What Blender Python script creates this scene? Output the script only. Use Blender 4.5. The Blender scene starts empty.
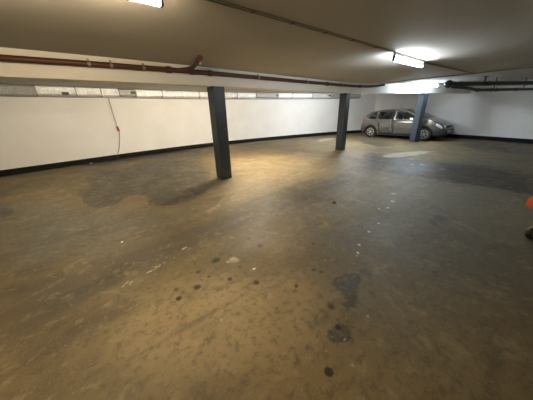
import bpy, bmesh, math, random
import numpy as np
from mathutils import Vector, Matrix
PI = math.pi
WARM, COOL, MID, MID2 = (1.0,.79,.50), (.86,.95,1.0), (1.0,.85,.63), (.9,.95,1.0)
S_A, S_B, S_C, S_D, S_E, S_F = 72, 60, 290, 250, 60, 100
EXPOSURE = 1.42
STAINS_AND_LIGHT = {
 'DARK': [
(1,0.1,[(-0.075,7.359),(0.239,8.418),(0.545,7.934),(1.052,8.148),(1.64,8.161),(2.463,8.506),(2.805,7.164),(2.562,5.894),(2.169,4.686),(1.786,4.101),(1.284,3.835),(0.922,3.919),(0.643,4.178),(0.659,4.554),(0.878,4.963),(0.473,4.946),(0.168,4.617),(-0.057,4.764),(-0.196,5.652)]),
(0.8,0.05,[(0.685,7.466),(1.111,7.71),(1.395,6.911),(1.223,5.837),(0.815,5.577),(0.531,6.059)]),
(0.7,0.05,[(0.75,5.259),(1.296,5.765),(1.687,5.155),(1.703,4.351),(1.335,4.062),(0.926,4.103),(0.692,4.321)]),
(1,0.08,[(-1.425,6.092),(-1.278,5.956),(-1.087,5.536),(-1.124,5.243),(-1.285,5.192)]),
(0.9,0.25,[(-0.725,11.644),(1.982,11.319),(3.961,9.471),(3.463,7.986),(1.511,9.001),(0.313,8.713),(-0.685,10.144)]),
(0.8,0.2,[(1.756,0.978),(1.92,0.876),(1.725,0.689),(1.289,0.444),(1.188,0.509),(1.137,0.573)]),
(0.5,0.35,[(2.614,1.444),(2.795,1.282),(2.058,0.843),(1.829,0.956)]),
(0.9,0.25,[(8.028,4.164),(7.716,2.868),(7.965,1.203),(7.584,0.047),(5.867,-0.056),(5.957,0.81),(5.759,1.854),(5.588,2.833)]),  # broad darker sweep across the right of the floor
(0.9,0.12,[(10.766,5.759),(10.692,4.716),(10.105,3.996),(9.453,4.342),(9.785,5.31)]),
(0.6,0.12,[(9.506,4.705),(9.215,3.841),(8.502,3.956)]),
(0.5,0.3,[(3.701,0.886),(4.4,0.757),(3.193,0.409),(2.193,0.283),(2.047,0.41)]),
(0.9,0.15,[(12.316,2.72),(12.844,0.365),(10.596,0.229),(10.948,1.511)]),
 ],
 'BAND': [
(1,0.35,[(-0.927,2.897),(-0.635,2.696),(-0.154,2.78),(0.487,2.818),(1.407,2.934),(2.342,2.981),(3.389,3.101),(4.865,3.269),(7.58,3.776),(7.514,3.085),(4.968,2.399),(3.185,2.193),(2.308,2.308),(1.531,2.304),(0.782,2.261),(0.227,2.229),(-0.24,2.147),(-0.585,2.005),(-0.792,2.033)]),
(0.5,0.3,[(1.266,2.394),(1.867,2.514),(3.628,2.516),(3.375,2.015),(2.105,1.905),(1.054,1.722),(0.656,1.855)]),
(0.7,0.5,[(-0.927,2.897),(-0.262,2.408),(-0.164,1.816),(-0.307,1.535),(-0.544,1.444),(-0.724,1.595)]),  # near left: corner shade painted into the floor colour
 ],
 'GREY': [
(1,0.7,[(4.794,2.935),(8.723,1.351),(9.001,0.133),(2.556,-0.256),(1.618,0.185),(1.401,0.736),(2.044,1.432),(2.455,2.024)]),
(1,0.45,[(-1.437,6.167),(-0.568,5.701),(-0.148,4.672),(0.463,3.845),(1.114,3.404),(0.319,3.135),(-0.413,3.181),(-0.995,3.336)]),
 ],
 'WARM': [  # sandy floor tone, with warm pools of lamp light painted into the colour
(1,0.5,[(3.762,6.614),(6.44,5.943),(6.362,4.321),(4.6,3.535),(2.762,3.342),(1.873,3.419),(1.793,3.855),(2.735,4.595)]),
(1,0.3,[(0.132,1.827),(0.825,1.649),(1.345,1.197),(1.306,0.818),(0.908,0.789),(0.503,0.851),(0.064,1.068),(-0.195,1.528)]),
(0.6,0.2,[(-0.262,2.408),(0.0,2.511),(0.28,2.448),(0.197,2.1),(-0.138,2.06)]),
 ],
 'LIGHT': [
(0.75,0.12,[(7.465,3.379),(8.794,3.307),(9.444,2.892),(9.569,2.439),(8.636,2.619),(7.615,2.976)]),  # pale wet patch, its reflective sheen painted into the colour
(0.4,0.1,[(0.057,5.92),(0.47,5.909),(0.986,5.413),(0.91,4.933),(0.514,4.983),(0.053,5.417)]),
(0.6,0.1,[(6.828,10.736),(8.163,10.491),(7.799,9.51),(6.488,9.311)]),
(0.7,0.2,[(10.003,8.089),(11.383,7.85),(10.284,7.017),(9.11,7.233)]),
(0.5,0.1,[(-0.014,7.3),(0.144,7.413),(0.083,6.281),(-0.069,6.228)]),
(0.6,0.15,[(1.191,3.386),(1.6,3.477),(2.073,3.999),(2.194,3.883),(1.633,3.145),(1.231,3.094)]),
 ],
}
DRIPS = [(1.184,2.182,0.038,0.6),(0.834,1.938,0.055,1),(1.355,2.077,0.038,0.9),(1.371,1.851,0.048,1),(0.643,2.048,0.032,0.6),(0.618,1.889,0.041,0.8),(0.662,1.753,0.03,0.8),(0.8,1.586,0.033,1),(0.968,1.687,0.025,0.8),(0.972,1.383,0.037,1),(0.51,1.689,0.043,1),(0.353,1.792,0.037,0.7),(0.329,1.672,0.031,1.3),(1.536,1.98,0.032,0.9),(1.681,2.095,0.027,0.9),(1.51,1.172,0.029,0.9),(1.542,1.104,0.03,0.9),(1.215,1.113,0.028,1),(1.623,1.003,0.029,0.6),(1.883,1.47,0.03,0.9),(1.266,0.769,0.048,0.8),(1.173,0.797,0.032,0.6),(1.652,0.623,0.038,0.6),(1.196,0.655,0.023,0.8),(1.144,0.62,0.022,1.6),(0.847,0.482,0.03,1.7),(2.354,1.383,0.032,0.6),(2.074,2.472,0.031,0.9),(2.307,2.468,0.033,0.9),(2.259,2.303,0.032,0.8),(2.095,2.354,0.03,0.8),(2.901,2.525,0.036,0.9),(3.649,2.581,0.04,0.9),(3.097,2.48,0.036,0.6),(0.81,1.721,0.03,0.4),(3.12,2.063,0.042,1.5),(-0.529,2.012,0.093,0.5),(0.929,2.0,0.068,0.5),(2.326,1.409,0.051,0.4),(-0.04,2.216,0.038,0.4),(2.27,1.23,0.06,0.4)]
SPOTS = [(7.776,2.574,0.114,1),(7.027,2.261,0.065,1),(7.207,2.075,0.103,1),(7.022,1.575,0.141,0.7),(4.284,1.542,0.071,0.7),(3.911,1.45,0.05,1),(5.458,2.092,0.044,0.7),(3.566,1.362,0.031,0.7),(5.463,1.586,0.102,0.5),(1.008,1.809,0.098,0.7),(0.924,1.836,0.043,0.7),(1.507,1.467,0.044,0.4),(0.656,0.853,0.062,0.5),(0.702,0.751,0.02,0.7),(0.691,0.692,0.019,0.7),(0.614,0.694,0.025,0.6),(0.645,0.545,0.023,0.5),(0.589,0.571,0.029,0.5),(0.156,1.049,0.025,0.5),(0.712,0.956,0.059,0.3),(0.317,7.106,0.141,0.6),(0.289,6.401,0.103,0.6),(0.078,5.723,0.112,0.5),(1.431,4.887,0.091,0.6),(1.323,5.089,0.093,0.5),(1.806,5.152,0.098,0.5),(-0.153,2.055,0.017,0.5770300732549618),(-0.116,2.065,0.016,0.6165784527070953),(-0.112,2.105,0.016,0.6285158735835562),(-0.078,2.103,0.02,0.7901343515628899),(-0.063,2.109,0.019,0.6080306854057721),(-0.068,2.071,0.02,0.5760154757904766),(-0.053,2.077,0.02,0.731755565115964),(-0.031,2.167,0.016,0.6339992785960724),(-0.016,2.175,0.017,0.8333733370928207),(0.019,2.208,0.023,0.822661086824406),(0.006,2.198,0.023,0.608537551940857),(0.022,2.206,0.023,0.6771193234598171),(0.039,2.213,0.022,0.6364610711433956),(0.039,2.155,0.017,0.5743226380191491),(0.033,2.17,0.019,0.691372025834498),(0.049,2.178,0.02,0.6528529796266469),(0.065,2.185,0.02,0.8491836622516338),(0.1,2.14,0.017,0.6823455868876833),(0.117,2.147,0.017,0.6051110946144851),(0.134,2.155,0.018,0.6807773003286333),(0.125,2.236,0.018,0.5802938316153579),(0.142,2.244,0.018,0.5684830726120528),(0.15,2.137,0.021,0.5866436205753691),(0.204,2.225,0.017,0.7591875644384556),(0.223,2.234,0.017,0.8187783337335468),(0.246,2.236,0.025,0.646843079378448),(0.246,2.227,0.023,0.7540131155057128),(0.265,2.235,0.023,0.5733268863560489),(0.285,2.244,0.023,0.7353188928769869),(0.301,2.276,0.02,0.8385440867220715),(0.321,2.285,0.02,0.6493921687597559),(0.341,2.294,0.02,0.5528189399018695),(0.326,2.261,0.024,0.8491555786661824),(0.346,2.27,0.024,0.7214367265189489),(0.344,2.284,0.025,0.5678018571336774),(0.394,2.288,0.023,0.7319552459736743),(0.415,2.352,0.021,0.5866819772903259),(0.445,2.37,0.023,0.6933285889069127),(0.485,2.302,0.018,0.6830506322873815),(0.508,2.312,0.019,0.7442306970565775),(0.526,2.361,0.021,0.626318098425986),(0.568,2.351,0.021,0.5925105303339975),(0.592,2.362,0.021,0.5653821175344859),(0.647,2.419,0.029,0.8388265652230803),(0.672,2.43,0.029,0.7458902373626235)]
CHIPS = [(2.942,1.208),(2.624,1.176),(2.25,1.1),(2.096,1.023),(3.426,1.438),(3.566,1.362),(0.103,3.096),(1.059,1.566),(0.131,9.624)]

# ------------------------------------------------------------------ helpers
C = bpy.context.scene.collection
def rgb(h):
    return tuple(h) + (1,)
def link(o, parent=None, **kw):
    C.objects.link(o)
    if parent is not None: o.parent = parent
    for k, v in kw.items(): o[k] = v
    return o
def build(name, bm, mat, parent=None, smooth=False, **kw):
    me = bpy.data.meshes.new(name)
    bmesh.ops.recalc_face_normals(bm, faces=bm.faces)
    bm.to_mesh(me); bm.free()
    for m in (mat if isinstance(mat, (list, tuple)) else [mat]): me.materials.append(m)
    if smooth:
        for p in me.polygons: p.use_smooth = True
        try: me.set_sharp_from_angle(angle=math.radians(38))
        except Exception: pass
    return link(bpy.data.objects.new(name, me), parent, **kw)
def empty(name, loc, rz=0, **kw):
    o = bpy.data.objects.new(name, None); o.empty_display_size = .1
    o.location = loc; o.rotation_euler = (0, 0, rz)
    return link(o, None, **kw)
def box(bm, c, s, rz=0, bev=0, mi=0):
    r = bmesh.ops.create_cube(bm, size=1)
    vs = r['verts']
    bmesh.ops.scale(bm, vec=s, verts=vs)
    if bev:
        es = list({e for v in vs for e in v.link_edges})
        rr = bmesh.ops.bevel(bm, geom=es, offset=bev, segments=2, affect='EDGES', profile=.6)
        vs = list({v for f in rr['faces'] for v in f.verts} | {v for v in vs if v.is_valid})
    if rz: bmesh.ops.rotate(bm, cent=(0,0,0), matrix=Matrix.Rotation(rz, 3, 'Z'), verts=vs)
    bmesh.ops.translate(bm, vec=c, verts=vs)
    return vs
def tube(bm, pts, r, seg=12, cap=True, closed=False):
    pts = [Vector(p) for p in pts]
    rings = []; n = len(pts); prev = None
    for i, p in enumerate(pts):
        a = pts[i-1] if i else (pts[-1] if closed else p); b = pts[i+1] if i < n-1 else (pts[0] if closed else p)
        t = (b - a).normalized()
        if prev is None:
            u = t.cross(Vector((0,0,1)));
            if u.length < .05: u = t.cross(Vector((1,0,0)))
        else: u = prev - t * prev.dot(t)
        u.normalize(); prev = u; v = t.cross(u)
        rr = r[i] if isinstance(r, (list, tuple)) else r
        rings.append([bm.verts.new(p + (u*math.cos(k*2*PI/seg) + v*math.sin(k*2*PI/seg))*rr) for k in range(seg)])
    for i in range(n-1 + (1 if closed else 0)):
        A, B = rings[i], rings[(i+1) % n]
        for k in range(seg): bm.faces.new((A[k], A[(k+1)%seg], B[(k+1)%seg], B[k]))
    if cap and not closed:
        bm.faces.new(rings[0][::-1]); bm.faces.new(rings[-1])
def lathe(bm, prof, seg=32, axis='Z', c=(0,0,0)):
    # prof: (radius, height); axis 'Y' turns the height along y
    rings = []
    for r, h in prof:
        ring = []
        for k in range(seg):
            a = 2*PI*k/seg; x, y = r*math.cos(a), r*math.sin(a)
            p = (x, y, h) if axis == 'Z' else ((x, h, y) if axis == 'Y' else (h, x, y))
            ring.append(bm.verts.new(Vector(p) + Vector(c)))
        rings.append(ring)
    for A, B in zip(rings, rings[1:]):
        for k in range(seg): bm.faces.new((A[k], A[(k+1)%seg], B[(k+1)%seg], B[k]))
    for R in (rings[0], rings[-1]):
        try: bm.faces.new(R)
        except Exception: pass
def spline(pts, n=8):
    P = [Vector(p) for p in pts]; out = []
    P = [P[0]*2 - P[1]] + P + [P[-1]*2 - P[-2]]
    for i in range(1, len(P)-2):
        for k in range(n):
            t = k/n; a, b, c, d = P[i-1], P[i], P[i+1], P[i+2]
            out.append(.5*((2*b) + (c-a)*t + (2*a-5*b+4*c-d)*t*t + (-a+3*b-3*c+d)*t**3))
    out.append(P[-2]); return out
def ribbon(bm, line, depth, z0, z1, side=1, mi=0):
    # a wall-like solid following a plan polyline; depth on its far side
    L = [Vector((p[0], p[1])) for p in line]; off = []
    for i, p in enumerate(L):
        a = L[max(i-1, 0)]; b = L[min(i+1, len(L)-1)]
        t = (b-a).normalized(); off.append(p + Vector((-t.y, t.x))*depth*side)
    cols = [[bm.verts.new((q.x, q.y, z)) for q, z in ((p, z0), (p, z1), (o, z1), (o, z0))] for p, o in zip(L, off)]
    for A, B in zip(cols, cols[1:]):
        for k in range(4): bm.faces.new((A[k], A[(k+1)%4], B[(k+1)%4], B[k]))
    bm.faces.new(cols[0]); bm.faces.new(cols[-1][::-1])

# ------------------------------------------------------------------ materials
def mat(name, col, rough=.6, metal=0, spec=.5, emit=None, strength=0, noise=None, bump=None, trans=0, coat=0):
    m = bpy.data.materials.new(name); m.use_nodes = True
    nt = m.node_tree; b = nt.nodes['Principled BSDF']
    b.inputs['Base Color'].default_value = rgb(col); b.inputs['Roughness'].default_value = rough
    b.inputs['Metallic'].default_value = metal; b.inputs['Specular IOR Level'].default_value = spec
    b.inputs['Transmission Weight'].default_value = trans; b.inputs['Coat Weight'].default_value = coat
    if emit: b.inputs['Emission Color'].default_value = rgb(emit); b.inputs['Emission Strength'].default_value = strength
    tc = nt.nodes.new('ShaderNodeTexCoord')
    if noise:   # (scale, amount, second colour)
        n = nt.nodes.new('ShaderNodeTexNoise'); n.inputs['Scale'].default_value = noise[0]; n.inputs['Detail'].default_value = 5
        nt.links.new(tc.outputs['Object'], n.inputs['Vector'])
        r = nt.nodes.new('ShaderNodeMapRange'); r.inputs[1].default_value = .38; r.inputs[2].default_value = .68; r.inputs[4].default_value = noise[1]
        nt.links.new(n.outputs['Fac'], r.inputs[0])
        x = nt.nodes.new('ShaderNodeMix'); x.data_type = 'RGBA'; x.inputs[6].default_value = rgb(col); x.inputs[7].default_value = rgb(noise[2])
        nt.links.new(r.outputs[0], x.inputs[0]); nt.links.new(x.outputs[2], b.inputs['Base Color'])
    if bump:
        n = nt.nodes.new('ShaderNodeTexNoise'); n.inputs['Scale'].default_value = bump[0]; n.inputs['Detail'].default_value = 6
        nt.links.new(tc.outputs['Object'], n.inputs['Vector'])
        bb = nt.nodes.new('ShaderNodeBump'); bb.inputs['Strength'].default_value = bump[1]; bb.inputs['Distance'].default_value = bump[2]
        nt.links.new(n.outputs['Fac'], bb.inputs['Height']); nt.links.new(bb.outputs[0], b.inputs['Normal'])
    return m
M = {}
M['wall'] = mat('painted_wall', (.82,.82,.81), .85, noise=(1.3,.5,(.74,.72,.68)), bump=(60,.15,.004))
M['skirt'] = mat('black_skirting_paint', (.006,.007,.008), .8, spec=.2, noise=(9,.6,(.016,.016,.016)))
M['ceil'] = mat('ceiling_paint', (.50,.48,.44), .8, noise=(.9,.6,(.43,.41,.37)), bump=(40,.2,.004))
M['beam'] = mat('beam_paint', (.88,.86,.80), .6, noise=(2.2,.5,(.82,.79,.72)), bump=(50,.15,.003))
M['column'] = mat('slate_column_paint', (.024,.034,.044), .42, noise=(7,.6,(.036,.044,.052)), bump=(35,.25,.004))
M['redpipe'] = mat('red_oxide_pipe', (.10,.028,.016), .5, noise=(6,.8,(.06,.035,.015)), bump=(50,.3,.003))
M['redcap'] = mat('red_fitting', (.16,.032,.022), .45)
M['bolt'] = mat('pale_bolt', (.7,.55,.5), .4)
M['galv'] = mat('galvanised_clip', (.35,.3,.26), .4, metal=.6)
M['foil'] = mat('foil_lagging', (.86,.87,.88), .36, metal=.45, noise=(14,.6,(.5,.52,.52)), bump=(22,.9,.03))
M['foildull'] = mat('dull_lagging', (.42,.42,.41), .55, metal=.2, noise=(30,.8,(.25,.25,.25)), bump=(40,.6,.01))
M['tape'] = mat('dark_tape', (.05,.05,.05), .5)
M['greypipe'] = mat('grey_drain_pipe', (.07,.085,.095), .4, noise=(8,.5,(.10,.11,.12)))
M['cond'] = mat('conduit', (.30,.27,.22), .6)
M['lamp_body'] = mat('lamp_enamel', (.75,.74,.70), .4)
M['bracket'] = mat('lamp_bracket', (.16,.15,.11), .5)
M['tube_warm'] = mat('tube_warm', (1,1,1), .5, emit=WARM, strength=S_A)
M['tube_cool'] = mat('tube_cool', (1,1,1), .5, emit=COOL, strength=S_B)
M['tube_mid'] = mat('tube_mid', (1,1,1), .5, emit=MID, strength=S_C)
M['tube_cool_two'] = mat('tube_cool_two', (1,1,1), .5, emit=MID2, strength=S_D)
M['tube_cool_far'] = mat('tube_cool_far', (1,1,1), .5, emit=(.70,.84,1), strength=S_F)
M['tube_left'] = mat('tube_left', (1,1,1), .5, emit=MID, strength=S_E)
M['cord_white'] = mat('pale_cord', (.45,.42,.38), .5)
M['cord_dark'] = mat('dark_cord', (.05,.045,.04), .5)
M['plug_red'] = mat('red_plug', (.35,.05,.03), .45)
M['chip'] = mat('white_chip', (.75,.73,.68), .8)
M['leaf'] = mat('dark_leaf', (.03,.018,.006), .7, noise=(40,.8,(.10,.05,.01)))
M['paint'] = mat('car_paint', (.155,.145,.128), .27, metal=.6, coat=.6)
M['plastic'] = mat('car_black_plastic', (.018,.02,.022), .65)
M['glass'] = mat('car_glass', (.55,.6,.58), .02, trans=1.0)
M['rubber'] = mat('tyre_rubber', (.012,.012,.012), .8)
M['hub'] = mat('hubcap_silver', (.42,.41,.37), .35, metal=.7)
M['cloth'] = mat('seat_cloth', (.03,.033,.036), .9)
M['lens'] = mat('headlamp_lens', (.75,.8,.85), .12, spec=.8, metal=.3)
M['tail'] = mat('tail_lamp', (.20,.06,.06), .25)
M['plate'] = mat('number_plate', (.75,.78,.8), .4)
M['chrome'] = mat('chrome', (.8,.82,.85), .15, metal=1)
M['orange'] = mat('orange_plastic', (.62,.085,.02), .35)
M['machine_grey'] = mat('machine_grey', (.28,.28,.27), .5)
M['machine_black'] = mat('machine_black', (.012,.012,.012), .5)
M['machine_tan'] = mat('machine_tan', (.25,.21,.13), .5)

def floor_material():
    m = bpy.data.materials.new('stained_concrete'); m.use_nodes = True; nt = m.node_tree; N = nt.nodes; L = nt.links
    b = N['Principled BSDF']; tc = N.new('ShaderNodeTexCoord')
    def noise(s, d=6, r=.6, dist=0, sc=None):
        n = N.new('ShaderNodeTexNoise'); n.inputs['Scale'].default_value = s; n.inputs['Detail'].default_value = d
        n.inputs['Roughness'].default_value = r; n.inputs['Distortion'].default_value = dist
        if sc:
            mp = N.new('ShaderNodeMapping'); mp.inputs['Scale'].default_value = sc[0]; mp.inputs['Rotation'].default_value = (0,0,sc[1])
            L.new(tc.outputs['Object'], mp.inputs[0]); L.new(mp.outputs[0], n.inputs['Vector'])
        else: L.new(tc.outputs['Object'], n.inputs['Vector'])
        return n.outputs['Fac']
    def ramp(v, a, c, lo=0, hi=1, smooth=True):
        r = N.new('ShaderNodeMapRange'); r.interpolation_type = 'SMOOTHSTEP' if smooth else 'LINEAR'
        for i, k in ((1,a),(2,c),(3,lo),(4,hi)): r.inputs[i].default_value = k
        L.new(v, r.inputs[0]); return r.outputs[0]
    def math_(op, x, y):
        k = N.new('ShaderNodeMath'); k.operation = op
        for i, v in enumerate((x, y)):
            if isinstance(v, (int, float)): k.inputs[i].default_value = v
            else: L.new(v, k.inputs[i])
        return k.outputs[0]
    def mix(f, a, c, mode='MIX'):
        x = N.new('ShaderNodeMix'); x.data_type = 'RGBA'; x.blend_type = mode
        if isinstance(f, (int, float)): x.inputs[0].default_value = f
        else: L.new(f, x.inputs[0])
        for i, v in ((6, a), (7, c)):
            if isinstance(v, tuple): x.inputs[i].default_value = rgb(v)
            else: L.new(v, x.inputs[i])
        return x.outputs[2]
    def attr(n):
        a = N.new('ShaderNodeAttribute'); a.attribute_name = n; return a.outputs['Fac']
    big = noise(.55, 4, .55, .6); mid = noise(2.3, 7, .62, .4); fine = noise(16, 8, .7); grit = noise(70, 5, .7)
    streak = noise(1.6, 6, .6, .3, ((.5, 3.2, 1), .45))
    BROWN, OLIVE, GREY, DARKC = (.180,.134,.064), (.118,.096,.052), (.118,.116,.094), (.036,.033,.025)
    col = mix(ramp(big, .35, .65), BROWN, OLIVE)
    col = mix(math_('MULTIPLY', attr('grey'), ramp(mid, .25, .75, .65, 1)), col, GREY)
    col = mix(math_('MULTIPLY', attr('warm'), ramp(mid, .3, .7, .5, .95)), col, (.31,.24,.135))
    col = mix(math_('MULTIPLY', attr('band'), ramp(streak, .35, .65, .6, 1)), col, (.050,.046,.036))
    dk = math_('ADD', attr('dark'), math_('MULTIPLY', math_('SUBTRACT', mid, .5), 1.9))
    col = mix(ramp(dk, .43, .57, 0, .88), col, DARKC)
    col = mix(ramp(streak, .52, .70, 0, .55), col, (.075,.062,.042))
    col = mix(ramp(noise(3.4, 8, .7, .8), .54, .68, 0, .45), col, (.27,.215,.13))
    blot = noise(8.5, 7, .65, .5)
    col = mix(ramp(blot, .55, .66, 0, .4), col, (.27,.22,.13))
    col = mix(ramp(blot, .33, .45, .45, 0), col, (.06,.052,.036))
    col = mix(ramp(fine, .48, .66, 0, .65), col, (.085,.072,.048))
    col = mix(ramp(grit, .56, .70, 0, .5), col, (.30,.26,.18))
    col = mix(ramp(grit, .28, .42, .35, 0), col, (.06,.05,.035))
    lt = math_('ADD', attr('light'), math_('MULTIPLY', math_('SUBTRACT', fine, .5), 1.0))
    col = mix(ramp(lt, .45, .80, 0, .78), col, (.42,.39,.31))
    dr = math_('ADD', attr('drip'), math_('MULTIPLY', math_('SUBTRACT', fine, .5), .5))
    col = mix(ramp(dr, .25, .95, 0, .9), col, (.016,.013,.009))
    L.new(col, b.inputs['Base Color'])
    rg = ramp(mid, .3, .7, .66, .5)
    rg2 = math_('SUBTRACT', rg, math_('MULTIPLY', ramp(dk, .42, .62), .08))
    L.new(rg2, b.inputs['Roughness']); b.inputs['Specular IOR Level'].default_value = .25
    bp = N.new('ShaderNodeBump'); bp.inputs['Strength'].default_value = .35; bp.inputs['Distance'].default_value = .006
    L.new(math_('ADD', fine, math_('MULTIPLY', grit, .5)), bp.inputs['Height']); L.new(bp.outputs[0], b.inputs['Normal'])
    return m

# ------------------------------------------------------------------ setting
CEIL = 2.33
WA = spline([(-4.5,9.0),(-1.93,9.36),(-.3,9.62),(1.5,9.88),(3.77,10.08),(5.62,10.02),(8.2,9.7),(10.79,9.17),(12.56,8.72),(14.25,8.12),(15.15,7.68)], 6)
WB = spline([(15.15,7.68),(14.75,5.4),(14.48,3.33),(14.3,2.13),(13.85,.42),(13.3,-1.6),(12.6,-4.0)], 5)
def on_wall(x):
    for a, b in zip(WA, WA[1:]):
        if a.x <= x <= b.x: return a.y + (b.y-a.y)*(x-a.x)/(b.x-a.x)
def arc(x0, x1, off, n=24):
    return [(x0+(x1-x0)*i/n, on_wall(x0+(x1-x0)*i/n)-off) for i in range(n+1)]
bm = bmesh.new(); ribbon(bm, WA, .25, 0, CEIL); build('wall_far', bm, M['wall'], smooth=True, kind='structure')
bm = bmesh.new(); ribbon(bm, WB, .25, 0, CEIL); build('wall_right', bm, M['wall'], smooth=True, kind='structure')
bm = bmesh.new(); box(bm, (-4.62,2.5,CEIL/2), (.25,13.5,CEIL)); build('wall_left', bm, M['wall'], kind='structure')
bm = bmesh.new(); box(bm, (4.0,-4.12,CEIL/2), (17.2,.25,CEIL)); build('wall_back', bm, M['wall'], kind='structure')
def inset(L, d):
    out = []
    for i, p in enumerate(L):
        a = L[max(i-1,0)]; b = L[min(i+1,len(L)-1)]; t = (b-a).normalized(); out.append((p.x+t.y*d, p.y-t.x*d))
    return out
bm = bmesh.new(); ribbon(bm, inset(WA,.02), .02, 0, .17); build('baseboard_far', bm, M['skirt'], smooth=True, kind='structure')
bm = bmesh.new(); ribbon(bm, inset(WB,.02), .02, 0, .17); build('baseboard_right', bm, M['skirt'], smooth=True, kind='structure')
bm = bmesh.new(); box(bm, (5.4,3.1,CEIL+.12), (21,14.8,.24)); build('ceiling', bm, M['ceil'], kind='structure')
BA = [(-4.49,4.74),(.5,4.66),(2.55,4.69),(5.2,4.86),(7.86,4.97),(8.86,4.84)]
BB = [(8.86,4.84),(11.81,3.80),(14.5,2.88)]
bm = bmesh.new(); ribbon(bm, BA, .32, 2.0, CEIL); build('trim_1', bm, M['beam'], kind='structure')
bm = bmesh.new(); ribbon(bm, BB, .32, 2.0, CEIL); build('trim_2', bm, M['beam'], kind='structure')

def make_floor():
    def axis(a, b, f0, f1, fine, coarse):
        out = []; x = a
        while x < b:
            out.append(x); x += fine if f0 <= x < f1 else coarse
        out.append(b); return np.array(out)
    xs = axis(-4.8, 15.6, -1.5, 4.2, .018, .06); ys = axis(-4.3, 10.6, .1, 3.3, .018, .06)
    X, Y = np.meshgrid(xs, ys); nx, ny = len(xs), len(ys)
    rnd = np.random.RandomState(5)
    def vn(cell):
        g = rnd.rand(int(24/cell)+3, int(24/cell)+3); u = (X+6)/cell; v = (Y+6)/cell
        i = u.astype(int); j = v.astype(int); u = u-i; v = v-j; u = u*u*(3-2*u); v = v*v*(3-2*v)
        return (g[j,i]*(1-u)+g[j,i+1]*u)*(1-v)+(g[j+1,i]*(1-u)+g[j+1,i+1]*u)*v - .5
    WX, WY = vn(.5)*.25+vn(.16)*.09, vn(.45)*.25+vn(.17)*.09
    PX, PY = X+WX, Y+WY
    A = {}
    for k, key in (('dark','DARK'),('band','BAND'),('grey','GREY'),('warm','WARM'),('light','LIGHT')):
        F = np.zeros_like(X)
        for s, soft, pts in STAINS_AND_LIGHT[key]:
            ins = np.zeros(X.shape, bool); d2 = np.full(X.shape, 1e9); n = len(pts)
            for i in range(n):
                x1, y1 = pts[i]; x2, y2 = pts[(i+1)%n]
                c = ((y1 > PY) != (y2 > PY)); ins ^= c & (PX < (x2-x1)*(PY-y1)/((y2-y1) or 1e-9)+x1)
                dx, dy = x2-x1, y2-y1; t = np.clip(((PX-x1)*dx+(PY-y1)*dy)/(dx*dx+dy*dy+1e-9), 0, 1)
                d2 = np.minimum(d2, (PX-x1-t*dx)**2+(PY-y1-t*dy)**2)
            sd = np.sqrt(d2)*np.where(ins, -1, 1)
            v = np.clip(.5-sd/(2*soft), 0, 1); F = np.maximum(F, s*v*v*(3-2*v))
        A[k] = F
    def dots(L, base, wob):
        F = base
        for x, y, r, s in L:
            d = np.sqrt((X+WX*wob*r*3-x)**2+(Y+WY*wob*r*3-y)**2)/r
            F = np.maximum(F, s*np.clip(1.35-d, 0, 1))
        return F
    A['drip'] = dots(DRIPS, np.zeros_like(X), 1.5)
    A['light'] = dots(SPOTS, A['light'], 2)
    rr = random.Random(3)      # pale scuffs left along the old tyre track
    sc = []
    for i in range(70): sc.append((rr.uniform(.5,2.2), rr.uniform(.35,1.3), .012+.018*rr.random(), .35+.4*rr.random()))
    A['light'] = dots(sc, A['light'], 1)
    V = np.stack([X.ravel(), Y.ravel(), np.zeros(X.size)], 1)
    idx = np.arange(nx*ny).reshape(ny, nx)
    Q = np.stack([idx[:-1,:-1], idx[:-1,1:], idx[1:,1:], idx[1:,:-1]], -1).reshape(-1, 4)
    me = bpy.data.meshes.new('floor'); me.vertices.add(len(V)); me.vertices.foreach_set('co', V.ravel())
    me.loops.add(Q.size); me.loops.foreach_set('vertex_index', Q.ravel().astype(np.int32))
    me.polygons.add(len(Q)); me.polygons.foreach_set('loop_start', np.arange(0, Q.size, 4, dtype=np.int32))
    me.update(calc_edges=True)
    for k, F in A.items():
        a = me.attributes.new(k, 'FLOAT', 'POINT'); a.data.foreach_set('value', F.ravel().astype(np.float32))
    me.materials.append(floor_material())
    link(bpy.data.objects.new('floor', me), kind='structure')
make_floor()

# ------------------------------------------------------------------ columns
def column(x, y, rz, label):
    bm = bmesh.new(); box(bm, (0,0,1.0), (.27,.27,2.0), bev=.012)
    o = build('column', bm, M['column'], label=label, category='column', group='painted columns under the beam')
    o.location = (x, y, 0); o.rotation_euler.z = rz
column(2.55, 4.83, .03, 'dark slate-painted square column nearest the camera, left of the other two')
column(7.86, 5.14, .03, 'dark slate-painted square column in the middle of the row, just left of the parked car')
column(11.88, 3.97, -.34, 'blue-grey square column standing in front of the parked car door')

# ------------------------------------------------------------------ red pipe along the beam
def front(x, off):
    P = [Vector(p) for p in BA]
    for a, b in zip(P, P[1:]):
        if a.x <= x <= b.x + 1e-6: return a.y+(b.y-a.y)*(x-a.x)/(b.x-a.x)-off
root = empty('drain_pipe', (-4.3, front(-4.3,.065), 2.2), label='red-brown cast iron pipe running along the long white ceiling beam', category='pipe')
off = Vector(root.location)
def loc_build(name, bm, m, root, **kw):
    bmesh.ops.translate(bm, vec=-Vector(root.location), verts=bm.verts)
    if root.rotation_euler.z: bmesh.ops.rotate(bm, cent=(0,0,0), matrix=Matrix.Rotation(-root.rotation_euler.z,3,'Z'), verts=bm.verts)
    return build(name, bm, m, root, **kw)
xs = [-4.3 + i*.35 for i in range(38)]
pts = [(x, front(min(x,8.86),.065), 2.195+.025*min(1,max(0,(x+1)/2.5))) for x in xs if x < 8.8] + [(8.95,4.72,2.235),(9.15,4.64,2.25),(9.33,4.56,2.275),(9.42,4.52,2.286)]
bm = bmesh.new(); tube(bm, pts, .04, 14); loc_build('pipe_run', bm, M['redpipe'], root, smooth=True)
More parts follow.
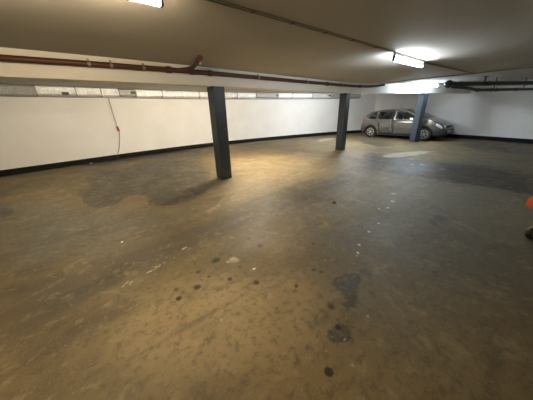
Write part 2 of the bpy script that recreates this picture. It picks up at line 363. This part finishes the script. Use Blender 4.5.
def pz(x): return 2.195+.025*min(1,max(0,(x+1)/2.5))
for x in (.40,.68,1.14,3.6,5.4,7.2):
    bm = bmesh.new(); y = front(x,.065)
    tube(bm, [(x-.02,y,pz(x)),(x+.02,y+.002,pz(x))], .046, 14); box(bm, (x,y+.03,pz(x)+.035), (.025,.06,.012)); box(bm, (x,y,pz(x)+.052), (.03,.02,.03))
    loc_build('pipe_clip', bm, M['galv'], root)
for x in (1.55,1.98,2.35,6.4,8.3):
    bm = bmesh.new(); y = front(x,.065); tube(bm, [(x-.05,y,pz(x)),(x-.04,y,pz(x)),(x+.04,y+.002,pz(x)),(x+.05,y+.002,pz(x))], [.043,.052,.052,.043], 14)
    loc_build('pipe_collar', bm, M['redpipe'], root, smooth=True)
x = 1.7
bm = bmesh.new(); tube(bm, spline([(x,front(x,.075),pz(x)),(1.82,4.53,2.235),(1.90,4.44,2.25),(1.91,4.30,2.27),(1.86,4.06,2.285),(1.80,3.82,2.293)],4), [.032]*21, 14)
br = loc_build('branch_elbow', bm, M['redpipe'], root, smooth=True)
bm = bmesh.new(); tube(bm, [(1.815,3.88,2.289),(1.795,3.80,2.289)], .038, 18)
bmesh.ops.translate(bm, vec=-off, verts=bm.verts); build('pipe_flange', bm, M['redcap'], br, smooth=True, label='red end flange of the branch')
bm = bmesh.new(); lathe(bm, [(.001,.0),(.018,.0),(.018,.012),(.001,.014)], 12, 'Y'); bmesh.ops.translate(bm, vec=Vector((1.87,3.98,2.25))-off, verts=bm.verts); build('bolt', bm, M['bolt'], br)

# ------------------------------------------------------------------ foil duct along the top of the far wall
root = empty('insulated_duct', (4.0, on_wall(4.0)-.12, 2.07), label='silver foil-wrapped duct along the top of the long white wall', category='duct')
def duct_piece(name, x0, x1, z0, z1, m, d=.22, wob=.012, seed=0, off=.02, **kw):
    rr = random.Random(seed); n = max(2, int((x1-x0)/.16)); bm = bmesh.new(); cols = []
    for i in range(n+1):
        x = x0+(x1-x0)*i/n; y = on_wall(x)-off; w = lambda: rr.uniform(-wob, wob)
        prof = [(y, z0+.01), (y-d*.75, z0+w()), (y-d, z0+.05+w()), (y-d+w(), (z0+z1)/2+w()), (y-d, z1-.03+w()), (y-d*.8, z1), (y, z1)]
        cols.append([bm.verts.new((x+w(), a, b)) for a, b in prof])
    for A, B in zip(cols, cols[1:]):
        for k in range(7): bm.faces.new((A[k], A[(k+1)%7], B[(k+1)%7], B[k]))
    bm.faces.new(cols[0]); bm.faces.new(cols[-1][::-1])
    return loc_build(name, bm, m, root, **kw)
segs = [(-.55,.30,1),(.32,.95,2),(.97,1.46,3),(2.0,2.9,4),(2.92,4.4,5),(4.42,6.2,6),(6.22,7.2,7),(8.5,9.3,8),(9.32,10.6,9),(10.62,11.85,10)]
for a, b, s in segs: duct_piece('foil_wrap', a, b, 2.07, 2.325, M['foil'], seed=s)
duct_piece('dull_wrap', -1.9, -.57, 2.04, 2.31, M['foildull'], wob=.006, seed=20, d=.18, label='dull grey uncovered stretch of the duct')
duct_piece('dull_wrap', 1.48, 1.98, 2.08, 2.32, M['foildull'], wob=.006, seed=21, label='dark patched stretch of the duct')
duct_piece('dull_wrap', 7.22, 8.48, 2.08, 2.32, M['foildull'], wob=.01, seed=22, label='dull grey patched stretch of the duct')
duct_piece('dull_wrap', 11.87, 13.9, 2.04, 2.30, M['foildull'], wob=.004, seed=23, label='flat grey end of the duct near the corner')
for x in (-.56,.31,.96,2.91,4.41,6.21,9.31,10.61):
    bm = bmesh.new(); y = on_wall(x)-.02; box(bm, (x, y-.12, 2.197), (.03,.245,.265), bev=.01); loc_build('joint_tape', bm, M['foildull'], root)
for x in (8.42,11.75,1.9,.05):
    bm = bmesh.new(); y = on_wall(x)-.25; box(bm, (x, y, 2.13 if x < 1 else 2.21), (.16,.02,.08), bev=.005); loc_build('access_cap', bm, M['tape'], root)
# -------- thin rail below the duct
bm = bmesh.new(); ribbon(bm, arc(-4.3, 13.0, .035, 50), .03, 2.035, 2.06); build('trim_3', bm, M['cond'], kind='structure')

# ------------------------------------------------------------------ hanging cord on the far wall
cx_, cy_ = 1.17, on_wall(1.17)-.04
root = empty('hanging_cord', (cx_, cy_, 0), label='thin pale cord with a red inline plug hanging down the white wall', category='cord')
bm = bmesh.new(); tube(bm, [(-.03,-.02,2.04),(-.025,-.01,1.8),(-.01,0,1.5),(.01,0,1.25),(.01,0,1.12)], .011, 8); build('cord', bm, M['cord_white'], root)
bm = bmesh.new(); tube(bm, [(.01,0,1.13),(.015,0,1.1),(.03,0,.99),(.032,0,.96)], [.02,.032,.032,.02], 10); build('plug', bm, M['plug_red'], root, smooth=True)
bm = bmesh.new(); tube(bm, spline([(.03,0,.97),(.01,0,.8),(-.05,0,.55),(-.13,0,.3),(-.2,0,.18),(-.21,-.03,.02)],4), .008, 8); build('cord', bm, M['cord_dark'], root, label='dark lower cord')

# ------------------------------------------------------------------ lamps
def lamp(x0, x1, y, m, label, rz=0, name='fluorescent_lamp'):
    xc = (x0+x1)/2; L = x1-x0
    root = empty(name, (xc, y, 2.33), rz, label=label, category='lamp', group='bare fluorescent tube lamps on the ceiling')
    bm = bmesh.new(); box(bm, (0,0,-.028), (L,.05,.045), bev=.006); build('housing', bm, M['lamp_body'], root)
    bm = bmesh.new(); tube(bm, [(-L/2+.03,0,-.108),(L/2-.03,0,-.108)], .019, 14); build('tube', bm, m, root, smooth=True, label='glowing glass tube')
    for s in (-1, 1):
        bm = bmesh.new(); box(bm, (s*(L/2-.012),0,-.08), (.022,.045,.095), bev=.006); build('tube_holder', bm, M['bracket'], root)
    return root
lamp(-.80, .71, 2.0, M['tube_warm'], 'lit warm fluorescent tube lamp at the top left, cut off by the frame')
lamp(4.35, 5.6, 2.0, M['tube_cool'], 'lit cool white fluorescent tube lamp on the ceiling towards the parked car')
lamp(10.03, 11.47, 3.62, M['tube_cool_far'], 'lit cool fluorescent tube lamp close in front of the beam by the car', -.334)
lamp(-.9, .6, 5.9, M['tube_left'], 'lit fluorescent tube lamp behind the long beam, at the far left')
lamp(3.1, 4.6, 5.5, M['tube_mid'], 'lit fluorescent tube lamp behind the long beam, between the first two columns')
lamp(8.6, 10.1, 5.75, M['tube_cool_two'], 'lit fluorescent tube lamp behind the beam bend, left of the parked car')

# ------------------------------------------------------------------ ceiling conduit
root = empty('ceiling_conduit', (2.4, 1.99, 2.33), label='thin twin conduit crossing the ceiling between the two lamps', category='conduit')
for dy, rr_ in ((-.022,.004),(.02,.004)):
    bm = bmesh.new(); tube(bm, [(.73,2.0+dy,2.325),(2.4,1.985+dy*1.2,2.325),(4.3,1.99+dy,2.325)], rr_, 8); loc_build('conduit_tube', bm, M['cond'], root)
for x in (1.0,1.5,2.0,2.55,3.1,3.7):
    bm = bmesh.new(); box(bm, (x,1.995,2.322), (.014,.055,.008)); loc_build('saddle_clip', bm, M['bracket'], root)
bm = bmesh.new(); tube(bm, [(9.12,4.66,2.318),(9.1,3.2,2.318),(9.1,1.9,2.318),(9.1,-3.9,2.318)], .011, 8)
build('ceiling_cable', bm, M['cond'], label='thin dark cable crossing the ceiling from the bend in the beam', category='cable')
bm = bmesh.new(); tube(bm, [(5.9,2.05,2.318),(7.3,1.98,2.318),(9.1,1.9,2.318)], .011, 8)
build('ceiling_cable', bm, M['cond'], label='thin cable on the ceiling leading right from the cool white lamp', category='cable')

# ------------------------------------------------------------------ dark pipes on the right
A_, B_ = Vector((9.4,2.5,2.12)), Vector((12.26,.91,2.12)); D_ = (B_-A_).normalized()
E_ = B_ + D_*2.2
root = empty('waste_pipe', A_, label='dark grey two-branch pipework hung under the ceiling at the right, with a round cap', category='pipe')
bm = bmesh.new(); tube(bm, [A_+D_*.12, E_], .062, 16); loc_build('pipe_run', bm, M['greypipe'], root, smooth=True)
bm = bmesh.new(); bmesh.ops.create_uvsphere(bm, u_segments=20, v_segments=12, radius=.115); bmesh.ops.translate(bm, vec=A_, verts=bm.verts); loc_build('end_cap', bm, M['greypipe'], root, smooth=True)
for t in (.15, .42, 1.5, 3.0):
    p = A_+D_*t; bm = bmesh.new(); tube(bm, [p-D_*.04, p+D_*.04], .072, 16); loc_build('pipe_collar', bm, M['greypipe'], root, smooth=True)
for t in (1.32, 3.6):
    p = A_+D_*t; bm = bmesh.new(); tube(bm, [p-D_*.025, p+D_*.025], .068, 16); box(bm, (p.x,p.y,2.25), (.03,.03,.16)); box(bm, (p.x,p.y,2.322), (.12,.12,.014)); loc_build('pipe_hanger', bm, M['machine_black'], root)
P0 = A_+D_*.1+Vector((.0,.0,-.03)); P1, P2 = Vector((10.73,2.0,1.95)), Vector((12.95,.91,1.955)); D2 = (P2-P1).normalized()
bm = bmesh.new(); tube(bm, spline([P0+Vector((.1,-.02,-.05)), P0+(P1-P0)*.5, P1-Vector((.12,-.07,-.02)), P1, P1+D2*.2, P2+D2*.9], 4), .045, 14); loc_build('lower_pipe', bm, M['greypipe'], root, smooth=True)
for t in (0, .55, .8, 1.7):
    p = P1+D2*t; bm = bmesh.new(); tube(bm, [p-D2*.03, p+D2*.03], .058, 16); loc_build('pipe_collar', bm, M['greypipe'], root, smooth=True)
for t in (.66, 2.0):
    p = P1+D2*t; bm = bmesh.new(); tube(bm, [p+Vector((0,0,.04)), (p.x,p.y,2.329)], .012, 8); loc_build('pipe_hanger', bm, M['machine_black'], root)

# ------------------------------------------------------------------ car
def make_car():
    car = empty('hatchback_car', (13.13, 4.90, 0), -PI/2, label='grey-brown five-door hatchback parked side-on against the right wall', category='car')
    XR, XF, RA, RW = -1.42, 1.11, .335, .295
    fx = lambda x: 1.2+(x-1.2)*.74 if x > 1.2 else x
    fz = lambda z: 1+(z-1)*.86 if z > 1 else z
    def archpts(xc, n=12): return [(xc+RA*math.cos(a), .29+RA*math.sin(a)) for a in [PI*1.06*(1-i/n)-.03*PI for i in range(n+1)]]
    top = [(-2.00,.58),(-1.97,.66),(-1.955,.80),(-1.91,.93),(-1.80,1.05),(-1.66,1.19),(-1.53,1.31),(-1.42,1.355),(-1.1,1.405),(-.7,1.43),(-.3,1.44),(0,1.43),(.17,1.40),(.32,1.335),(.6,1.19),(.85,1.055),(1.03,.965),(1.12,.945),(1.4,.885),(1.65,.81),(1.83,.73),(1.93,.64),(1.98,.55)]
    top = [(fx(x), fz(z)) for x, z in top]
    outline = top + [(fx(2.0),.42),(fx(1.97),.30),(fx(1.86),.21)] + archpts(XF)[::-1] + [(XF-RA-.03,.19),(XR+RA+.03,.19)] + archpts(XR)[::-1] + [(-1.88,.24),(-1.97,.32),(-2.0,.42)]
    def hw(x, z):       # half width of the side at a height
        if z < .95: w = .80 - .10*max(0,(.45-z)/.25)**1.5*.4 + .025*math.sin(max(0,min(1,(z-.2)/.7))*PI)
        else: w = .80 - .155*((z-.95)/.42)**1.15
        e = max(0, (x-1.2)/.58) if x > 0 else max(0, (-x-1.35)/.65); w -= (.17 if x > 0 else .12)*e**2.2
        return w
    wins = [[(-1.62,.99),(-1.50,.965),(-1.20,.955),(-1.18,1.30),(-1.30,1.30),(-1.40,1.265)],
            [(-1.12,.95),(-.33,.935),(-.33,1.345),(-.75,1.345),(-1.10,1.315)],
            [(-.24,.935),(.80,.93),(.62,1.06),(.36,1.225),(.12,1.33),(-.24,1.345)]]
    wins = [[(x, fz(z)) for x, z in w] for w in wins]
    def poly(bm, outer, holes):
        es = []
        for loop in [outer]+holes:
            vs = [bm.verts.new((x, 0, z)) for x, z in loop]
            es += [bm.edges.new((a, b)) for a, b in zip(vs, vs[1:]+vs[:1])]
        bmesh.ops.triangle_fill(bm, use_beauty=True, use_dissolve=False, edges=es, normal=(0,1,0))
        for k in range(-13, 14): bmesh.ops.bisect_plane(bm, geom=bm.verts[:]+bm.edges[:]+bm.faces[:], plane_co=(k*.15+.01,0,0), plane_no=(1,0,0))
        for k in range(3, 15): bmesh.ops.bisect_plane(bm, geom=bm.verts[:]+bm.edges[:]+bm.faces[:], plane_co=(0,0,k*.1), plane_no=(0,0,1))
    def bend(bm, s, extra=0):
        for v in bm.verts: v.co.y = s*(hw(v.co.x, v.co.z)+extra)
    def thick(o, t):
        m = o.modifiers.new('thickness', 'SOLIDIFY'); m.thickness = t; m.offset = 0
    # body: both sides, the underside line, and the top skin without the glass
    bm = bmesh.new()
    for s in (-1, 1):
        b2 = bmesh.new(); poly(b2, outline, wins); bend(b2, s); me = bpy.data.meshes.new('tmp'); b2.to_mesh(me); b2.free(); bm.from_mesh(me); bpy.data.meshes.remove(me)
    F = [1,.96,.9,.8,.55,.2,-.2,-.55,-.8,-.9,-.96,-1]
    def skin(bm, prof, pick, crown=.035):
        rows = []
        for x, z in prof:
            w = hw(x, z); rows.append([bm.verts.new((x+ (.06*(1-f*f)*(1 if x > fx(1.5) else (-1 if x < -1.85 else 0))), f*w, z+crown*(1-f*f)*(1 if .5 < z else .3))) for f in F])
        for i in range(len(rows)-1):
            for k in range(len(F)-1):
                if pick(i, k): bm.faces.new((rows[i][k], rows[i][k+1], rows[i+1][k+1], rows[i+1][k]))
        for v in [v for v in bm.verts if not v.link_faces and not v.link_edges]: bm.verts.remove(v)
    full = [(-1.97,.32),(-2.0,.42)] + top + [(fx(2.0),.42),(fx(1.97),.30),(fx(1.86),.21)]
    iw = (full.index((.17,fz(1.40))), full.index((1.03,.965))); ir = (full.index((-1.91,.93)), full.index((-1.53,fz(1.31))))
    glassy = lambda i, k: (iw[0] <= i < iw[1] or ir[0] <= i < ir[1]) and 2 <= k <= len(F)-4
    skin(bm, full, lambda i, k: not glassy(i, k))
    bmesh.ops.remove_doubles(bm, verts=bm.verts, dist=.004)
    o = build('body', bm, M['paint'], car, smooth=True); thick(o, .012)
    bm = bmesh.new(); skin(bm, full, lambda i, k: iw[0] <= i < iw[1] and 2 <= k <= len(F)-4); o = build('windshield', bm, M['glass'], car, smooth=True); thick(o, .005)
    bm = bmesh.new(); skin(bm, full, lambda i, k: ir[0] <= i < ir[1] and 2 <= k <= len(F)-4); o = build('rear_window', bm, M['glass'], car, smooth=True); thick(o, .005)
    for s in (-1, 1):
        for w in wins:
            bm = bmesh.new(); poly(bm, w, []); bend(bm, s, -.004); o = build('side_window', bm, M['glass'], car); thick(o, .004)
            bm = bmesh.new(); n = len(w)
            tube(bm, [(x, s*(hw(x,z)+.003), z) for x, z in w], .010, 6, closed=True); build('window_seal', bm, M['plastic'], car)
        # doors: raised panels under the windows with handles
        for nm, dp in (('rear_door', [(-1.02,.66),(-.99,.48),(-.93,.25),(-.31,.25),(-.31,.90),(-1.14,.92)]), ('front_door', [(-.27,.25),(.72,.25),(.80,.45),(.86,.90),(-.27,.90)])):
            bm = bmesh.new(); poly(bm, dp, []); bend(bm, s, .008); d = build(nm, bm, M['paint'], car, smooth=True); thick(d, .01)
            xh = dp[0][0]+.2 if nm == 'front_door' else -.93
            xh = -.14 if nm == 'front_door' else -.98
            bm = bmesh.new(); box(bm, (xh, s*(hw(xh,.83)+.03), .83), (.17,.025,.035), bev=.008); build('door_handle', bm, M['paint'], d)
            x0, x1 = (-.98,-.33) if nm == 'rear_door' else (-.25,.76)
            bm = bmesh.new(); box(bm, ((x0+x1)/2, s*(hw(0,.52)+.012), .52), (x1-x0,.022,.055), bev=.006); build('side_moulding', bm, M['plastic'], d)
        bm = bmesh.new(); box(bm, (.72, s*.88, 1.0), (.10,.15,.11), bev=.03); box(bm, (.72, s*.81, .96), (.06,.10,.03)); build('side_mirror', bm, M['plastic'], car, smooth=True)
        bm = bmesh.new(); box(bm, (-.15, s*(hw(0,.22)-.01), .205), (1.75,.03,.06), bev=.008); build('sill', bm, M['plastic'], car)
        # lamps
        def patch(name, pts, m, ex):
            bm = bmesh.new(); poly(bm, pts, []); bend(bm, s, ex); o = build(name, bm, m, car, smooth=True); thick(o, .02)
        patch('headlamp', [(fx(x), z) for x, z in [(1.60,.68),(1.90,.56),(1.945,.60),(1.87,.68),(1.64,.78)]], M['lens'], .006)
        bm = bmesh.new(); box(bm, (fx(1.955), s*.44, .625), (.10,.26,.13), bev=.03); build('headlamp', bm, M['lens'], car, smooth=True)
        patch('tail_lamp', [(-1.94,.70),(-1.80,.72),(-1.78,.95),(-1.89,.93)], M['tail'], .006)
        for xc in (XR, XF):   # wheels
            bm = bmesh.new(); y0 = s*.70
            lathe(bm, [(.17,-.085),(.20,-.09),(.27,-.085),(.29,-.07),(.295,-.03),(.295,.03),(.29,.07),(.27,.085),(.20,.09),(.17,.085)], 40, 'Y', (xc, y0, RW)); w = build('wheel', bm, M['rubber'], car, smooth=True)
            bm = bmesh.new(); lathe(bm, [(.205,.06*s),(.20,.088*s),(.17,.094*s),(.165,.075*s),(.06,.08*s),(.045,.096*s),(.001,.098*s)], 32, 'Y', (xc, y0, RW))
            for k in range(7):
                a = 2*PI*k/7; v = box(bm, (0,0,0), (.13,.014,.035), bev=.004)
                bmesh.ops.translate(bm, vec=(.11,0,0), verts=v); bmesh.ops.rotate(bm, cent=(0,0,0), matrix=Matrix.Rotation(a,3,'Y'), verts=v); bmesh.ops.translate(bm, vec=(xc, y0+s*.088, RW), verts=v)
            build('hubcap', bm, M['hub'], w, smooth=True)
            bm = bmesh.new(); n = 16; ring = [(xc+.33*math.cos(PI*i/n), .29+.33*math.sin(PI*i/n)) for i in range(n+1)]
            vs = [[bm.verts.new((x, s*yy, z)) for yy in (.48, .80)] for x, z in ring]
            for a, b in zip(vs, vs[1:]): bm.faces.new((a[0],a[1],b[1],b[0]))
            c0 = bm.verts.new((xc, s*.48, .29))
            for a, b in zip(vs, vs[1:]): bm.faces.new((a[0], b[0], c0))
            build('wheel_liner', bm, M['plastic'], car)
    # bumpers, grille, plates, underside
    bm = bmesh.new(); prof = [(fx(x), z) for x, z in [(1.86,.20),(2.0,.28),(2.03,.40),(2.01,.50)]]
    rows = [[bm.verts.new((x+.055*(1-f*f), f*(hw(x,z)+.005), z)) for f in F] for x, z in prof]
    for i in range(3):
        for k in range(len(F)-1): bm.faces.new((rows[i][k],rows[i][k+1],rows[i+1][k+1],rows[i+1][k]))
    o = build('front_bumper', bm, M['plastic'], car, smooth=True); thick(o, .02)
    for s in (-1,1):
        bm = bmesh.new(); poly(bm, [(XF+RA+.02,.24),(fx(1.86),.20),(fx(2.0),.28),(fx(2.02),.40),(fx(2.0),.49),(XF+RA+.03,.50)], []); bend(bm, s, .006); o = build('bumper_corner', bm, M['plastic'], car, smooth=True); thick(o, .015)
    bm = bmesh.new(); prof = [(-1.88,.24),(-2.0,.32),(-2.03,.44),(-2.0,.56)]
    rows = [[bm.verts.new((x-.05*(1-f*f), f*(hw(x,z)+.005), z)) for f in F] for x, z in prof]
    for i in range(3):
        for k in range(len(F)-1): bm.faces.new((rows[i][k],rows[i][k+1],rows[i+1][k+1],rows[i+1][k]))
    o = build('rear_bumper', bm, M['paint'], car, smooth=True); thick(o, .02)
    bm = bmesh.new(); box(bm, (fx(2.02),0,.615), (.08,.56,.09), bev=.02); build('grille', bm, M['plastic'], car)
    bm = bmesh.new(); box(bm, (fx(2.02)+.06,0,.40), (.012,.50,.11), bev=.003); build('number_plate', bm, M['plate'], car)
    bm = bmesh.new(); box(bm, (-2.02,0,.74), (.012,.50,.11), bev=.003); build('number_plate', bm, M['plate'], car)
    bm = bmesh.new(); box(bm, (-.1,0,.25), (3.3,1.10,.08)); box(bm, (-.15,0,.25), (1.8,1.5,.08)); build('underbody', bm, M['plastic'], car)
    bm = bmesh.new(); box(bm, (.88,0,.86), (.36,1.35,.14), bev=.05); build('dashboard', bm, M['cloth'], car)
    bm = bmesh.new(); tube(bm, [(.62+.05*math.sin(a), -.36+.18*math.cos(a), .93+.17*math.sin(a)) for a in [2*PI*i/20 for i in range(20)]], .014, 8, closed=True); build('steering_wheel', bm, M['cloth'], car)
    for x, y, w in ((.02,.36,.46),(.02,-.36,.46),(-.95,0,1.2)):
        bm = bmesh.new(); box(bm, (x+.2,y,.48), (.5,w,.18), bev=.05)
        v = box(bm, (x-.1,y,.78), (.14,w,.58), bev=.05); bmesh.ops.rotate(bm, cent=(x-.1,y,.5), matrix=Matrix.Rotation(-.25,3,'Y'), verts=v)
        for hy in ((y,) if w < 1 else (y-.36,y+.36)): box(bm, (x-.26,hy,1.08), (.09,.24,.17), bev=.035)
        build('car_seat', bm, M['cloth'], car, smooth=True)
    bm = bmesh.new(); box(bm, (-1.5,0,.90), (.55,1.3,.03)); build('parcel_shelf', bm, M['cloth'], car)
    bm = bmesh.new(); tube(bm, [(-.25,0,1.405),(-.45,0,1.55)], .004, 6); tube(bm, [(-.235,0,1.39),(-.25,0,1.41)], .014, 8); build('aerial', bm, M['plastic'], car)
    return car
make_car()

# ------------------------------------------------------------------ machine at the right edge
def make_machine():
    u = Vector((.77,-.63,0)).normalized(); base = Vector((3.66,-.10,0))+u*.20
    rz = math.atan2(u.y, u.x)
    r = empty('floor_machine', base, rz, label='orange and black wheeled machine standing at the right edge of the picture', category='machine')
    bm = bmesh.new(); box(bm, (.05,0,.475), (.52,.26,.13), bev=.05); build('body', bm, M['orange'], r, smooth=True)
    bm = bmesh.new(); box(bm, (.08,0,.62), (.40,.22,.09), bev=.02); box(bm, (.08,0,.56), (.3,.2,.08), bev=.02); build('motor_cover', bm, M['machine_grey'], r, smooth=True)
    bm = bmesh.new(); tube(bm, [(-.20,.0,.79),(-.10,0,.775),(.1,0,.75),(.26,0,.62),(.28,0,.45)], [.028,.028,.02,.016,.016], 12); build('handle', bm, M['machine_black'], r, smooth=True)
    bm = bmesh.new()
    for s in (-1,1): tube(bm, [(.0,s*.07,.42),(-.0,s*.07,.12)], .016, 10); tube(bm, [(.2,s*.07,.42),(.24,s*.07,.02)], .016, 10)
    build('frame', bm, M['machine_black'], r, smooth=True)
    for s in (-1,1):
        bm = bmesh.new(); lathe(bm, [(.04,-.025),(.064,-.03),(.075,-.015),(.075,.015),(.064,.03),(.04,.025)], 28, 'Y', (-.0,s*.09,.075)); w = build('wheel', bm, M['machine_black'], r, smooth=True)
        bm = bmesh.new(); lathe(bm, [(.001,-.026),(.04,-.028),(.04,.028),(.001,.026)], 20, 'Y', (-.0,s*.09,.075)); build('hub', bm, M['machine_tan'], w)
        bm = bmesh.new(); n = 8; tube(bm, [(-.0-.092*math.cos(a), s*.09, .075+.092*math.sin(a)) for a in [PI*(.15+.6*i/n) for i in range(n+1)]], .014, 8); build('wheel_guard', bm, M['machine_tan'], r, smooth=True)
make_machine()

# ------------------------------------------------------------------ small things on the floor
CL = ['small white chip on the floor, nearest the camera of the bright flecks right of the dark leaf','small white chip on the grey floor just beyond the pair below the leaf','tiny white chip']
rr = random.Random(8)
labels = ['white fleck just right of and nearer than the dark leaf, fourth from the camera',
 'white fleck on the grey floor, third nearest the camera in the line of flecks',
 'white fleck on the grey floor, second nearest the camera in the line of flecks',
 'white fleck on the grey floor, nearest the camera in the line of flecks',
 'pale fleck on the grey floor just nearer than the farthest one of the line',
 'pale fleck on the grey floor, farthest from the camera in the line of flecks',
 'white fleck on the brown floor at the left, far from the other flecks',
 'tiny white fleck among the dark drip stains',
 'small white piece lying against the foot of the long white wall at the left']
for (x, y), lb in zip(CHIPS, labels):
    bm = bmesh.new(); n = 7; s = .018 if y < 5 else .03
    if y > 5: y = on_wall(x)-.10
    lo = [bm.verts.new((s*rr.uniform(.7,1.2)*math.cos(2*PI*k/n), s*rr.uniform(.7,1.2)*math.sin(2*PI*k/n), 0)) for k in range(n)]
    hi = [bm.verts.new((v.co.x*.7, v.co.y*.7, s*(.35 if y < 5 else .9))) for v in lo]
    for k in range(n): bm.faces.new((lo[k], lo[(k+1)%n], hi[(k+1)%n], hi[k]))
    bm.faces.new(lo[::-1]); bm.faces.new(hi)
    o = build('plaster_chip', bm, M['chip'], label=lb, category='chip', group='white flecks on the floor'); o.location = (x, y, .001)
bm = bmesh.new(); n = 12
c = [bm.verts.new((i/n*.10-.05, 0, .012+.01*math.sin(i*1.3))) for i in range(n+1)]
for s in (-1, 1):
    e = [bm.verts.new((i/n*.10-.05, s*(.028*math.sin(PI*i/n)+.001), .004+.012*abs(math.sin(i*.9+s)))) for i in range(n+1)]
    for i in range(n): bm.faces.new((c[i], c[i+1], e[i+1], e[i]))
o = build('dried_leaf', bm, M['leaf'], label='dark dried leaf lying alone on the grey floor right of the middle column', category='leaf')
o.location = (3.12,2.06,0); o.rotation_euler.z = .6; md = o.modifiers.new('thickness','SOLIDIFY'); md.thickness = .002

# ------------------------------------------------------------------ camera and render settings
cam = bpy.data.cameras.new('camera'); cam.sensor_width = 36; cam.lens = 36*225.5/533; cam.clip_start = .05
co = bpy.data.objects.new('camera', cam); C.objects.link(co)
pitch, roll, yaw = .377, -.029, .673
fw = Vector((math.sin(yaw)*math.cos(pitch), math.cos(yaw)*math.cos(pitch), -math.sin(pitch)))
ri = Vector((math.cos(yaw), -math.sin(yaw), 0)); up = ri.cross(fw)
r2 = ri*math.cos(roll)+up*math.sin(roll); u2 = -ri*math.sin(roll)+up*math.cos(roll)
mt = Matrix((r2, u2, -fw)).transposed().to_4x4(); mt.translation = (0,0,1.5)
co.matrix_world = mt
sc = bpy.context.scene; sc.camera = co
w = bpy.data.worlds.new('world'); w.use_nodes = True; w.node_tree.nodes['Background'].inputs[0].default_value = (0,0,0,1); sc.world = w
vs = sc.view_settings; vs.view_transform = 'Standard'; vs.look = 'None'; vs.gamma = 1; vs.use_curve_mapping = False; vs.exposure = EXPOSURE
sc.cycles.use_denoising = True; sc.cycles.max_bounces = 8; sc.cycles.diffuse_bounces = 6; sc.cycles.sample_clamp_indirect = 8
